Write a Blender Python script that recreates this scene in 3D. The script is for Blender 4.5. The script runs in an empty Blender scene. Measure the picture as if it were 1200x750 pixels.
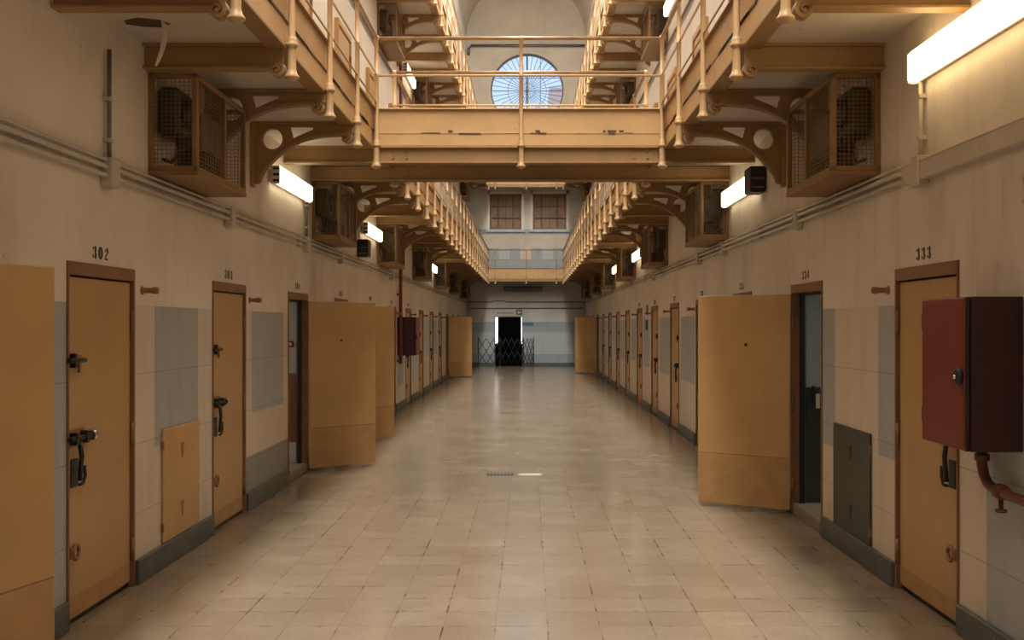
import bpy, bmesh, math, random
from mathutils import Vector, Matrix
random.seed(7)
PI = math.pi
S = bpy.context.scene
COL = S.collection
# ------------------------------------------------------------------ numbers
XL, XR = -2.57, 2.382           # inner faces of the two cell walls
YB = 40.7                       # end wall
YN = -8.0                       # wall behind the camera
PITCH = 2.515                   # one cell
STEP = 1.2575                   # half a cell: bracket spacing
H2, H3 = 3.58, 7.36             # undersides of the two gallery decks
ZT = 13.6                       # springing of the vault
F = 1150.0
EYE = 1.7
ORD = ("first second third fourth fifth sixth seventh eighth ninth tenth eleventh twelfth thirteenth fourteenth fifteenth "
       "sixteenth seventeenth eighteenth nineteenth twentieth twenty-first twenty-second twenty-third twenty-fourth "
       "twenty-fifth twenty-sixth twenty-seventh twenty-eighth twenty-ninth thirtieth thirty-first thirty-second").split()

# ------------------------------------------------------------------ materials
def new_mat(name):
    m = bpy.data.materials.new(name); m.use_nodes = True
    nt = m.node_tree
    return m, nt, nt.nodes['Principled BSDF']

def N(nt, kind, **kw):
    n = nt.nodes.new(kind)
    for k, v in kw.items(): setattr(n, k, v)
    return n

def mix(nt, fac, a, b, blend='MIX'):
    n = N(nt, 'ShaderNodeMix', data_type='RGBA', blend_type=blend)
    for sock, v in ((n.inputs[0], fac), (n.inputs[6], a), (n.inputs[7], b)):
        if isinstance(v, (int, float)): sock.default_value = v
        elif isinstance(v, tuple): sock.default_value = (*v[:3], 1)
        else: nt.links.new(v, sock)
    return n.outputs[2]

def noise(nt, vec, scale, detail=4, rough=.55):
    n = N(nt, 'ShaderNodeTexNoise'); n.inputs['Scale'].default_value = scale
    n.inputs['Detail'].default_value = detail; n.inputs['Roughness'].default_value = rough
    nt.links.new(vec, n.inputs['Vector']); return n.outputs['Fac']

def ramp(nt, val, lo, hi, a=0.0, b=1.0):
    n = N(nt, 'ShaderNodeMapRange'); n.inputs['From Min'].default_value = lo; n.inputs['From Max'].default_value = hi
    n.inputs['To Min'].default_value = a; n.inputs['To Max'].default_value = b
    nt.links.new(val, n.inputs['Value']); return n.outputs['Result']

def position(nt): return N(nt, 'ShaderNodeNewGeometry').outputs['Position']
def objpos(nt): return N(nt, 'ShaderNodeTexCoord').outputs['Object']

def vmul(nt, vec, s):
    n = N(nt, 'ShaderNodeVectorMath', operation='MULTIPLY'); nt.links.new(vec, n.inputs[0]); n.inputs[1].default_value = s
    return n.outputs[0]

def bump(nt, p, h, strength=.2, dist=.01):
    b = N(nt, 'ShaderNodeBump'); b.inputs['Strength'].default_value = strength; b.inputs['Distance'].default_value = dist
    nt.links.new(h, b.inputs['Height']); nt.links.new(b.outputs[0], p.inputs['Normal'])

def plain(name, col, rough=.5, metal=0., var=.12, scale=3., chips=0., chip_col=(.06, .03, .015), spec=.5, world=True):
    """paint with slight mottling and, if chips > 0, flaked spots"""
    m, nt, p = new_mat(name)
    v = position(nt) if world else objpos(nt)
    n1 = noise(nt, v, scale, 5, .6)
    dark = tuple(c * (1 - var) for c in col); light = tuple(min(1, c * (1 + var)) for c in col)
    c = mix(nt, ramp(nt, n1, .3, .7), dark, light)
    if chips > 0:
        n2 = noise(nt, vmul(nt, v, (1, 1, 1.6)), 14, 6, .65)
        c = mix(nt, ramp(nt, n2, .74 - chips, .76 - chips), c, chip_col)
    nt.links.new(c, p.inputs['Base Color'])
    p.inputs['Roughness'].default_value = rough; p.inputs['Metallic'].default_value = metal
    p.inputs['Specular IOR Level'].default_value = spec
    bump(nt, p, noise(nt, v, scale * 12, 4), .08, .004)
    return m

def make_plaster(name, col, stain=.35):
    m, nt, p = new_mat(name)
    v = position(nt)
    c = mix(nt, ramp(nt, noise(nt, v, .9, 5, .6), .35, .7), col, tuple(k * .82 for k in col))
    streak = noise(nt, vmul(nt, v, (2.2, 2.2, .35)), 1.7, 5, .65)
    c = mix(nt, ramp(nt, streak, .52, .72, 0, stain), c, (col[0] * .55, col[1] * .48, col[2] * .42))
    scr = noise(nt, vmul(nt, v, (5, 5, 2)), 2.3, 7, .75)
    c = mix(nt, ramp(nt, scr, .655, .69, 0, .6), c, (.11, .075, .05))
    nt.links.new(c, p.inputs['Base Color']); p.inputs['Roughness'].default_value = .72
    bump(nt, p, noise(nt, v, 7, 6, .6), .18, .02)
    return m

def make_wainscot(name, col):
    """glossy painted tiles, about 45 cm, with faint joints; worn streaks"""
    m, nt, p = new_mat(name)
    v = position(nt)
    sp = N(nt, 'ShaderNodeSeparateXYZ'); nt.links.new(v, sp.inputs[0])
    cb = N(nt, 'ShaderNodeCombineXYZ'); nt.links.new(sp.outputs[1], cb.inputs[0]); nt.links.new(sp.outputs[2], cb.inputs[1])
    br = N(nt, 'ShaderNodeTexBrick', offset=0.0); nt.links.new(cb.outputs[0], br.inputs['Vector'])
    br.inputs['Scale'].default_value = 1; br.inputs['Brick Width'].default_value = .78; br.inputs['Row Height'].default_value = .46
    br.inputs['Mortar Size'].default_value = .004; br.inputs['Mortar Smooth'].default_value = .3
    br.inputs['Color1'].default_value = (*col, 1); br.inputs['Color2'].default_value = (*[k * .95 for k in col], 1)
    br.inputs['Mortar'].default_value = (*[k * .62 for k in col], 1)
    st = noise(nt, vmul(nt, v, (3, 3, .5)), 2.2, 6, .65)
    c = mix(nt, ramp(nt, st, .5, .8, 0, .45), br.outputs['Color'], (col[0] * .55, col[1] * .52, col[2] * .48))
    nt.links.new(c, p.inputs['Base Color']); p.inputs['Roughness'].default_value = .42
    bump(nt, p, noise(nt, v, 9, 5), .08, .01)
    return m

def make_floor():
    m, nt, p = new_mat('terrazzo_tiles')
    v = position(nt)
    sp = N(nt, 'ShaderNodeSeparateXYZ'); nt.links.new(v, sp.inputs[0])
    cb = N(nt, 'ShaderNodeCombineXYZ')
    ax = N(nt, 'ShaderNodeMath', operation='ADD'); nt.links.new(sp.outputs[0], ax.inputs[0]); ax.inputs[1].default_value = 29.5 - .11
    ay = N(nt, 'ShaderNodeMath', operation='ADD'); nt.links.new(sp.outputs[1], ay.inputs[0]); ay.inputs[1].default_value = 29.0 - 5.39
    nt.links.new(ax.outputs[0], cb.inputs[0]); nt.links.new(ay.outputs[0], cb.inputs[1])
    br = N(nt, 'ShaderNodeTexBrick', offset=0.0); nt.links.new(cb.outputs[0], br.inputs['Vector'])
    br.inputs['Scale'].default_value = 1; br.inputs['Brick Width'].default_value = .295; br.inputs['Row Height'].default_value = .283
    br.inputs['Mortar Size'].default_value = .003; br.inputs['Mortar Smooth'].default_value = .2
    br.inputs['Color1'].default_value = (.295, .243, .18, 1); br.inputs['Color2'].default_value = (.235, .188, .133, 1)
    br.inputs['Mortar'].default_value = (.20, .155, .11, 1)
    fine = noise(nt, v, 45, 5, .75)
    c = mix(nt, ramp(nt, fine, .38, .62, 0, .45), br.outputs['Color'], (.19, .145, .10))
    big = noise(nt, v, 1.3, 3, .5)
    c = mix(nt, ramp(nt, big, .35, .75, 0, .5), c, (.18, .138, .094))
    mid = noise(nt, v, 5.5, 4, .6)
    c = mix(nt, ramp(nt, mid, .4, .7, 0, .35), c, (.185, .143, .098))
    # scattered dirt caught in the joints
    d1 = noise(nt, v, 4.5, 5, .65)
    jd = N(nt, 'ShaderNodeMath', operation='MULTIPLY'); nt.links.new(ramp(nt, d1, .52, .62), jd.inputs[0])
    br2 = N(nt, 'ShaderNodeTexBrick', offset=0.0); nt.links.new(cb.outputs[0], br2.inputs['Vector'])
    br2.inputs['Scale'].default_value = 1; br2.inputs['Brick Width'].default_value = .295; br2.inputs['Row Height'].default_value = .283
    br2.inputs['Mortar Size'].default_value = .007; br2.inputs['Mortar Smooth'].default_value = .6
    nt.links.new(br2.outputs['Fac'], jd.inputs[1])
    c = mix(nt, jd.outputs[0], c, (.07, .05, .035))
    d2 = noise(nt, vmul(nt, v, (7, 16, 1)), 1.0, 4, .6)
    c = mix(nt, ramp(nt, d2, .70, .73, 0, .7), c, (.08, .06, .045))
    nt.links.new(c, p.inputs['Base Color'])
    r = ramp(nt, noise(nt, v, 1.6, 3, .5), .3, .7, .17, .25)
    nt.links.new(r, p.inputs['Roughness'])
    p.inputs['Specular IOR Level'].default_value = .5
    bump(nt, p, noise(nt, v, 3, 2), .04, .01)
    return m

def emit(name, col, s):
    m, nt, p = new_mat(name)
    p.inputs['Base Color'].default_value = (*[min(1, c) for c in col], 1)
    p.inputs['Emission Color'].default_value = (*col, 1); p.inputs['Emission Strength'].default_value = s
    p.inputs['Roughness'].default_value = .4
    return m

def glass(name, tint=(.9, .95, 1), rough=0.):
    m, nt, p = new_mat(name)
    nt.nodes.remove(p)
    out = nt.nodes['Material Output']
    tr = N(nt, 'ShaderNodeBsdfTransparent'); tr.inputs[0].default_value = (*tint, 1)
    gl = N(nt, 'ShaderNodeBsdfGlossy'); gl.inputs['Roughness'].default_value = .3
    mx = N(nt, 'ShaderNodeMixShader'); mx.inputs[0].default_value = .012
    nt.links.new(tr.outputs[0], mx.inputs[1]); nt.links.new(gl.outputs[0], mx.inputs[2]); nt.links.new(mx.outputs[0], out.inputs[0])
    return m

M = {}
M['plaster'] = make_plaster('wall_plaster', (.73, .65, .555))
M['plaster_up'] = make_plaster('upper_plaster', (.82, .775, .715), .15)
M['plaster_end'] = make_plaster('end_wall_plaster', (.64, .63, .60), .1)
M['plaster_stone'] = make_plaster('lunette_plaster', (.62, .55, .46), .2)
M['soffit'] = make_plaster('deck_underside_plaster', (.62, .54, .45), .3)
M['grey'] = make_wainscot('grey_tile_paint', (.36, .365, .36))
M['cream'] = make_wainscot('cream_tile_paint', (.60, .51, .40))
M['dgrey'] = make_wainscot('dark_grey_tile_paint', (.23, .235, .22))
M['blue'] = make_wainscot('blue_grey_tile_paint', (.31, .36, .39))
M['blue2'] = make_wainscot('light_blue_grey_tile_paint', (.43, .47, .48))
M['base'] = plain('baseboard_stone', (.085, .092, .087), .45, 0, .3, 5, .05, (.26, .22, .17))
M['floor'] = make_floor()
M['door'] = plain('ochre_door_paint', (.43, .26, .108), .42, 0, .09, 1.6, .0, world=False)
M['door2'] = plain('ochre_door_paint_scuffed', (.37, .21, .085), .5, 0, .2, 3.2, .06, (.16, .085, .035), world=False)
M['frame'] = plain('brown_frame_paint', (.215, .108, .05), .5, 0, .15, 3)
M['dark'] = plain('dark_iron', (.028, .024, .02), .45, .4, .2, 9)
M['iron'] = plain('tan_iron_paint', (.56, .355, .16), .5, 0, .1, 2.2, .03, (.16, .08, .035))
M['iron_d'] = plain('shaded_tan_iron_paint', (.32, .19, .075), .5, 0, .12, 2.4, .0)  # same tan iron paint, darkened for the shade under the galleries
M['rail'] = plain('rail_paint', (.50, .325, .16), .4, 0, .1, 4, .04, (.12, .07, .035))
M['railtop'] = plain('worn_rail_paint', (.30, .18, .085), .35, .2, .25, 6, .06, (.07, .045, .025))
M['peel'] = plain('peeled_seam', (.10, .055, .03), .7, 0, .4, 9)
M['cage'] = plain('cage_frame_paint', (.235, .125, .042), .5, 0, .14, 4)
M['wire'] = plain('cage_wire', (.20, .12, .05), .5, .2, .1, 8)
M['unit'] = plain('shaded_heater', (.06, .052, .044), .4, .4, .2, 6)  # dark heater, darkened further to put the shade inside the cages into its colour
M['unit_l'] = plain('pale_heater_panel', (.16, .13, .10), .4, .2, .2, 6)
M['pipe'] = plain('conduit_paint', (.50, .44, .36), .45, 0, .15, 4)
M['pipe_d'] = plain('grey_conduit', (.17, .15, .125), .45, .2, .2, 6)
M['red'] = plain('red_cabinet_paint', (.15, .018, .011), .4, 0, .12, 4)
M['red_d'] = plain('dark_red_paint', (.035, .008, .006), .45, 0, .2, 4)
M['redpipe'] = plain('rusty_red_pipe_paint', (.13, .036, .018), .45, 0, .3, 14)
M['chrome'] = plain('steel', (.55, .53, .5), .25, 1., .05, 6)
M['black'] = plain('black_plastic_and_gap_shade', (.012, .012, .012), .4, 0, .1, 6)
M['hatch_d'] = plain('dark_grey_hatch_paint', (.035, .043, .04), .4, 0, .25, 3)
M['hatch_t'] = plain('tan_hatch_paint', (.50, .30, .12), .5, 0, .12, 2.5, .02, (.2, .1, .04))
M['peg'] = plain('brown_peg_paint', (.26, .12, .05), .5, 0, .15, 8)
M['number'] = plain('stencil_black', (.025, .022, .02), .6, 0, .3, 30)
M['white'] = plain('white_enamel', (.72, .67, .58), .4, 0, .06, 3)
M['lamp'] = emit('lit_diffuser', (1, .74, .38), 6.2)
M['lamp_cool'] = emit('lit_tube_diffuser', (1, .85, .58), 3.6)
M['lamp_off'] = plain('unlit_diffuser', (.06, .075, .07), .3, 0, .1, 4)
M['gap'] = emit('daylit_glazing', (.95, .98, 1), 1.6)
M['void'] = plain('dark_passage', (.003, .003, .0035), .95, 0, .1, 3, spec=.02)
M['cell_w'] = make_plaster('cell_white', (.50, .49, .44), .2)
M['cell_b'] = plain('cell_brown', (.20, .095, .04), .5, 0, .15, 3)
M['cell_g'] = plain('cell_grey_blue', (.33, .37, .35), .5, 0, .12, 3)
M['cell_dk'] = plain('cell_dark_green', (.045, .055, .035), .45, 0, .2, 3)
M['sill'] = plain('threshold_stone', (.24, .19, .13), .5, 0, .2, 5)
M['green'] = plain('green_sign', (.02, .22, .13), .4, 0, .05, 3)
M['bluesign'] = plain('blue_sign', (.07, .20, .28), .4, 0, .05, 3)
M['glass'] = glass('window_glass')
M['bars'] = plain('window_bars', (.10, .10, .105), .5, .2, .1, 4)
M['curtain'] = plain('brown_slats', (.27, .185, .12), .6, 0, .2, 3)
M['pink'] = plain('pink_render', (.75, .46, .38), .8, 0, .05, 1)
M['gate'] = plain('gate_iron', (.02, .024, .028), .4, .4, .1, 6)

# ------------------------------------------------------------------ mesh builder
class MB:
    def __init__(s): s.bm = bmesh.new(); s.mats = []
    def mi(s, m):
        if m not in s.mats: s.mats.append(m)
        return s.mats.index(m)
    def _set(s, faces, m):
        i = s.mi(m)
        for f in faces: f.material_index = i
    def face(s, pts, m):
        f = s.bm.faces.new([s.bm.verts.new(p) for p in pts]); s._set([f], m); return f
    def box(s, a, b, m, bev=0., rot=None):
        x0, x1 = sorted((a[0], b[0])); y0, y1 = sorted((a[1], b[1])); z0, z1 = sorted((a[2], b[2]))
        r = bmesh.ops.create_cube(s.bm, size=1.)
        c = Vector(((x0 + x1) / 2, (y0 + y1) / 2, (z0 + z1) / 2)); d = (x1 - x0, y1 - y0, z1 - z0)
        for v in r['verts']: v.co = Vector((v.co[0] * d[0], v.co[1] * d[1], v.co[2] * d[2]))
        if bev > 0:
            es = list({e for v in r['verts'] for e in v.link_edges})
            bb = bmesh.ops.bevel(s.bm, geom=es, offset=min(bev, min(d) * .45), segments=1, affect='EDGES')
            vs = bb['verts']; fs = {f for v in vs for f in v.link_faces}
        else:
            vs = r['verts']; fs = {f for v in vs for f in v.link_faces}
        for v in vs:
            if rot is not None: v.co = rot @ v.co
            v.co = v.co + c
        s._set(fs, m); return s
    def tube(s, pts, r, m, n=8, caps=True):
        """tube through pts; r one radius or a list"""
        pts = [Vector(p) for p in pts]
        rs = r if isinstance(r, (list, tuple)) else [r] * len(pts)
        rings = []; up = None
        for i, p in enumerate(pts):
            t = (pts[min(i + 1, len(pts) - 1)] - pts[max(i - 1, 0)]).normalized()
            if up is None or abs(up.dot(t)) > .95:
                up = Vector((0, 0, 1)) if abs(t.z) < .9 else Vector((1, 0, 0))
            a = t.cross(up).normalized(); b = t.cross(a).normalized()
            rings.append([s.bm.verts.new(p + rs[i] * (math.cos(2 * PI * k / n) * a + math.sin(2 * PI * k / n) * b)) for k in range(n)])
        fs = []
        for A, B in zip(rings, rings[1:]):
            for k in range(n):
                f = s.bm.faces.new((A[k], A[(k + 1) % n], B[(k + 1) % n], B[k])); f.smooth = True; fs.append(f)
        if caps: fs += [s.bm.faces.new(rings[0]), s.bm.faces.new(rings[-1])]
        s._set(fs, m); return s
    def lathe(s, prof, m, at=(0, 0, 0), n=12, axis='Z'):
        """prof: list of (radius, height)"""
        if axis == 'Z': P = lambda r, h, a: Vector((r * math.cos(a), r * math.sin(a), h))
        elif axis == 'X': P = lambda r, h, a: Vector((h, r * math.cos(a), r * math.sin(a)))
        else: P = lambda r, h, a: Vector((r * math.cos(a), h, r * math.sin(a)))
        rings = [[s.bm.verts.new(Vector(at) + P(r, h, 2 * PI * k / n)) for k in range(n)] for r, h in prof]
        fs = []
        for A, B in zip(rings, rings[1:]):
            for k in range(n):
                f = s.bm.faces.new((A[k], A[(k + 1) % n], B[(k + 1) % n], B[k])); f.smooth = True; fs.append(f)
        fs += [s.bm.faces.new(rings[0]), s.bm.faces.new(rings[-1])]
        s._set(fs, m); return s
    def strip(s, inner, outer, a0, a1, m, put):
        """closed band between two poly-lines (same count), swept from a0 to a1; put(u, v, a) -> 3D"""
        n = len(inner)
        ring = lambda a: ([s.bm.verts.new(put(*p, a)) for p in inner], [s.bm.verts.new(put(*p, a)) for p in outer])
        i0, o0 = ring(a0); i1, o1 = ring(a1); fs = []
        for k in range(n - 1):
            for q in ((i0[k], i0[k + 1], o0[k + 1], o0[k]), (i1[k], i1[k + 1], o1[k + 1], o1[k]), (i0[k], i0[k + 1], i1[k + 1], i1[k]), (o0[k], o0[k + 1], o1[k + 1], o1[k])):
                fs.append(s.bm.faces.new(q))
        for k in (0, n - 1): fs.append(s.bm.faces.new((i0[k], o0[k], o1[k], i1[k])))
        s._set(fs, m); return s
    def prism(s, loops, a0, a1, m, put):
        """outline with holes (loops[0] outer), extruded from a0 to a1"""
        es = []
        for lp in loops:
            vs = [s.bm.verts.new(put(u, v, a0)) for u, v in lp]
            es += [s.bm.edges.new((vs[i], vs[(i + 1) % len(vs)])) for i in range(len(vs))]
        r = bmesh.ops.triangle_fill(s.bm, edges=es, use_beauty=True, use_dissolve=False)
        fs = [g for g in r['geom'] if isinstance(g, bmesh.types.BMFace)]
        ex = bmesh.ops.extrude_face_region(s.bm, geom=fs)
        off = put(0, 0, a1) - put(0, 0, a0)
        nv = [g for g in ex['geom'] if isinstance(g, bmesh.types.BMVert)]
        for v in nv: v.co = v.co + off
        allf = set(fs) | {f for v in nv for f in v.link_faces}
        s._set(allf, m); return s
    def mesh(s, name):
        bmesh.ops.recalc_face_normals(s.bm, faces=s.bm.faces[:])
        me = bpy.data.meshes.new(name); s.bm.to_mesh(me); s.bm.free()
        for k in s.mats: me.materials.append(M[k] if isinstance(k, str) else k)
        return me
    def obj(s, name, parent=None, loc=(0, 0, 0), rz=0.):
        o = bpy.data.objects.new(name, s.mesh(name)); COL.objects.link(o)
        o.location = loc; o.rotation_euler = (0, 0, rz)
        if parent: o.parent = parent
        return o

def link(name, me, parent=None, loc=(0, 0, 0), rz=0.):
    o = bpy.data.objects.new(name, me); COL.objects.link(o)
    o.location = loc; o.rotation_euler = (0, 0, rz)
    if parent: o.parent = parent
    return o

def tag(o, label=None, cat=None, group=None, kind=None):
    if label: o['label'] = label
    if cat: o['category'] = cat
    if group: o['group'] = group
    if kind: o['kind'] = kind
    return o

def thing(name, label, cat, loc=(0, 0, 0), group=None, kind=None):
    o = bpy.data.objects.new(name, None); COL.objects.link(o); o.location = loc
    o.empty_display_size = .1
    return tag(o, label, cat, group, kind)

def copy_tree(o, parent=None):
    c = o.copy(); COL.objects.link(c)
    if parent: c.parent = parent
    for ch in list(KIDS.get(o.name, o.children)): copy_tree(ch, c)
    return c
KIDS = {}

def arc(cx, cz, r, a0, a1, n):
    return [(cx + r * math.cos(a0 + (a1 - a0) * k / n), cz + r * math.sin(a0 + (a1 - a0) * k / n)) for k in range(n + 1)]

def wallx(s): return XL if s > 0 else XR    # s = +1: the wall whose inside faces +X
SIDE = {1: 'left', -1: 'right'}

# ------------------------------------------------------------------ the shell
DW = .93                                           # opening width
LEFT0, RIGHT0 = 5.46, 5.42                         # near edge of door 0
door_y = {1: [(k, LEFT0 + PITCH * k) for k in range(-1, 14)], -1: [(k, RIGHT0 + PITCH * k) for k in range(-1, 14)]}
DTOP = 2.06
WT = .5

# wainscot columns per bay after door k: list of (end fraction of bay, [(ztop, mat), ...])
def bay_columns(s, k, y0, y1):
    W = 1.83
    if s > 0 and k == 0:
        return [(6.75, [(W, 'cream')]), (7.64, [(.86, 'cream'), (W, 'grey')]), (y1, [(W, 'cream')])]
    if s > 0 and k == 1:
        return [(9.12, [(.49, 'dgrey'), (.88, 'cream'), (W, 'cream')]), (10.3, [(.49, 'dgrey'), (.88, 'cream'), (W, 'grey')]), (y1, [(.49, 'dgrey'), (.88, 'cream'), (W, 'cream')])]
    if s > 0 and k == -1:
        return [(4.9, [(W, 'cream')]), (y1, [(.85, 'grey'), (W, 'grey')])]
    if s < 0 and k == -1:
        return [(4.2, [(W, 'cream')]), (5.1, [(W, 'grey')]), (y1, [(W, 'cream')])]
    if s < 0 and k == 0:
        return [(6.68, [(.82, 'cream'), (W, 'grey')]), (7.62, [(W, 'cream')]), (y1, [(.75, 'cream'), (W, 'grey')])]
    rnd = random.Random(k * 7 + (3 if s > 0 else 11))
    a = y0 + rnd.uniform(.1, .4); b = y1 - rnd.uniform(.1, .5)
    zl = rnd.choice((.5, .85, .85, .9))
    mid = rnd.choice(('grey', 'blue2', 'grey'))
    return [(a, [(W, 'cream')]), (b, [(zl, 'cream'), (W, mid)]), (y1, [(W, 'cream')])]

for s in (1, -1):
    mb = MB(); X = wallx(s); XO = X - s * WT
    def q(y0, y1, z0, z1, m, x=X):
        mb.face([(x, y0, z0), (x, y1, z0), (x, y1, z1), (x, y0, z1)], m)
    ds = door_y[s]; prev = YN
    edges = []
    for k, y in ds:
        edges.append((prev, y, k - 1)); prev = y + DW
    edges.append((prev, YB, 13))
    for y0, y1, k in edges:
        yy = y0
        for ye, rows in bay_columns(s, k, y0, y1):
            ye = min(ye, y1)
            if ye <= yy: continue
            z = 0.
            for zt, m in rows: q(yy, ye, z, zt, m); z = zt
            yy = ye
        if yy < y1: q(yy, y1, 0, 1.83, 'cream')
        q(y0, y1, 1.83, H2 + .1, 'plaster')
    for k, y in ds:
        q(y, y + DW, DTOP, H2 + .1, 'plaster')
        # reveals of the opening
        for yy in (y, y + DW):
            mb.face([(X, yy, 0), (XO, yy, 0), (XO, yy, DTOP), (X, yy, DTOP)], 'plaster')
        mb.face([(X, y, DTOP), (XO, y, DTOP), (XO, y + DW, DTOP), (X, y + DW, DTOP)], 'plaster')
    q(YN, YB, H2 + .1, ZT, 'plaster_up')
    # outer skin keeps the daylight out
    mb.face([(X - s * 4.2, YN, -.1), (X - s * 4.2, YB, -.1), (X - s * 4.2, YB, ZT), (X - s * 4.2, YN, ZT)], 'plaster_up')
    mb.face([(X, YN, ZT), (X - s * 4.2, YN, ZT), (X - s * 4.2, YB, ZT), (X, YB, ZT)], 'plaster_up')
    o = mb.obj('wall_' + SIDE[s])
    tag(o, 'long %s cell wall, cream plaster over grey and cream tiled wainscot' % SIDE[s], 'wall', kind='structure')
    # baseboard
    mb = MB(); dep = .03
    for y0, y1, k in edges:
        if y0 > YN and y1 < YB:
            mb.box((X, y0 + .015, 0), (X + s * dep, y1 - .015, .165), 'base', .006)
        elif y1 >= YB: mb.box((X, y0 + .015, 0), (X + s * dep, YB - .03, .165), 'base', .006)
        else: mb.box((X, YN, 0), (X + s * dep, y1 - .015, .165), 'base', .006)
    tag(mb.obj('baseboard_' + SIDE[s]), 'dark grey-green stone skirting along the %s cell wall' % SIDE[s], 'baseboard', kind='structure')

mb = MB()
mb.face([(XL - WT, YN, 0), (XR + WT, YN, 0), (XR + WT, YB + 3, 0), (XL - WT, YB + 3, 0)], 'floor')
tag(mb.obj('floor'), 'polished beige terrazzo tile floor of the corridor', 'floor', kind='structure')

# end wall with doorway, two windows and the round window
CX = (XL + XR) / 2; RV = (XR - XL) / 2
RW = (-.045, 11.45, 1.52)                         # round window centre x, z, radius
DX0, DX1 = -1.40, -.22                              # end doorway (with its side lights)
WINS = [(-1.60, -.28), (.19, 1.58)]
WZ0, WZ1 = 5.68, 7.14
mb = MB(); Y = YB
P = lambda u, v, a: Vector((u, a, v))
def qx(x0, x1, z0, z1, m, y=None):
    y = YB if y is None else y
    mb.face([(x0, y, z0), (x1, y, z0), (x1, y, z1), (x0, y, z1)], m)
rows = [(0, .5, 'blue'), (.5, 1.0, 'blue2'), (1.0, 1.42, 'blue2'), (1.42, 1.83, 'blue')]
for x0, x1 in ((XL, DX0), (DX1, XR)):
    for z0, z1, m in rows: qx(x0, x1, z0, z1, m)
    qx(x0, x1, 1.83, 2.07, 'plaster_end')
qx(XL, XR, 2.07, H2 + .1, 'plaster_end')
qx(XL, XR, H2 + .1, 4.42, 'blue')
n = 11; wd = (XR - XL) / n
for k in range(n): qx(XL + k * wd, XL + (k + 1) * wd, 4.42, 4.9, ('blue', 'blue2', 'cream')[k % 2 + (1 if k % 4 == 1 else 0) if k % 2 else 0])
qx(XL, XR, 4.9, 5.45, 'plaster_stone'); qx(XL, XR, 5.45, WZ0, 'blue')
for x0, x1 in ((XL, WINS[0][0]), (WINS[0][1], WINS[1][0]), (WINS[1][1], XR)): qx(x0, x1, WZ0, WZ1, 'plaster_end')
qx(XL, XR, WZ1, 9.5, 'plaster_end')
outer = [(XL, 9.5), (XR, 9.5)] + arc(CX, ZT, RV, 0, PI, 28)
hole = arc(RW[0], RW[1], RW[2], 0, 2 * PI, 48)[:-1]
mb.prism([outer, hole], YB, YB + .45, 'plaster_stone', P)
for x in (DX0, DX1): mb.face([(x, YB, 0), (x, YB + .4, 0), (x, YB + .4, 2.07), (x, YB, 2.07)], 'plaster_end')
mb.face([(DX0, YB, 2.07), (DX0, YB + .4, 2.07), (DX1, YB + .4, 2.07), (DX1, YB, 2.07)], 'plaster_end')
for x0, x1 in WINS:
    for x in (x0, x1): mb.face([(x, YB, WZ0), (x, YB + .4, WZ0), (x, YB + .4, WZ1), (x, YB, WZ1)], 'plaster_end')
    for z in (WZ0, WZ1): mb.face([(x0, YB, z), (x0, YB + .4, z), (x1, YB + .4, z), (x1, YB, z)], 'plaster_end')
    qx(x0, x1, WZ0, WZ1, 'void', YB + .4)
tag(mb.obj('wall_end'), 'end wall of the corridor with doorway, two windows and round window', 'wall', kind='structure')
mb = MB()
mb.box((XL + .03, YB - .03, 0), (DX0 - .02, YB, .14), 'base', .005); mb.box((DX1 + .02, YB - .03, 0), (XR - .03, YB, .14), 'base', .005)
tag(mb.obj('baseboard_end'), 'dark skirting at the foot of the end wall', 'baseboard', kind='structure')
# wall behind the viewer
mb = MB()
mb.face([(XL, YN, 0), (XR, YN, 0), (XR, YN, ZT)] + [(x, YN, z) for x, z in arc(CX, ZT, RV, 0, PI, 20)] + [(XL, YN, ZT)], 'plaster_up')
tag(mb.obj('wall_near'), 'plain plaster wall closing the corridor behind the viewer', 'wall', kind='structure')

# vault with a rooflight strip along its crown
mb = MB(); A0 = math.radians(71)
YS = 31.0
for a0, a1, ya, yb in ((0, A0, YN, YB + .45), (PI - A0, PI, YN, YB + .45), (A0, PI - A0, YS, YB + .45)):
    ins = arc(CX, ZT, RV, a0, a1, 12); outs = arc(CX, ZT, RV + .3, a0, a1, 12)
    mb.strip(ins, outs, ya, yb, 'plaster_stone', P)
tag(mb.obj('ceiling'), 'grey plastered barrel vault over the corridor', 'ceiling', kind='structure')
sk = thing('window_1', 'long rooflight strip along the crown of the vault', 'rooflight', (CX, 17, ZT + RV), kind='structure')
hw = RV * math.cos(A0); hz = RV * math.sin(A0) - RV
mb = MB()
for k in range(20): mb.box((-hw, YN - 17 + k * 2 - .03, hz - .02), (hw, YN - 17 + k * 2 + .03, hz + .06), 'bars')
for x in (-hw, 0, hw): mb.box((x - .03, YN - 17, hz - .02), (x + .03, YS - 17, hz + .06), 'bars')
mb.obj('window_frame', sk)
mb = MB(); mb.box((-hw, YN - 17, hz + .06), (hw, YS - 17, hz + .07), 'glass'); mb.obj('glass_pane', sk)

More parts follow.
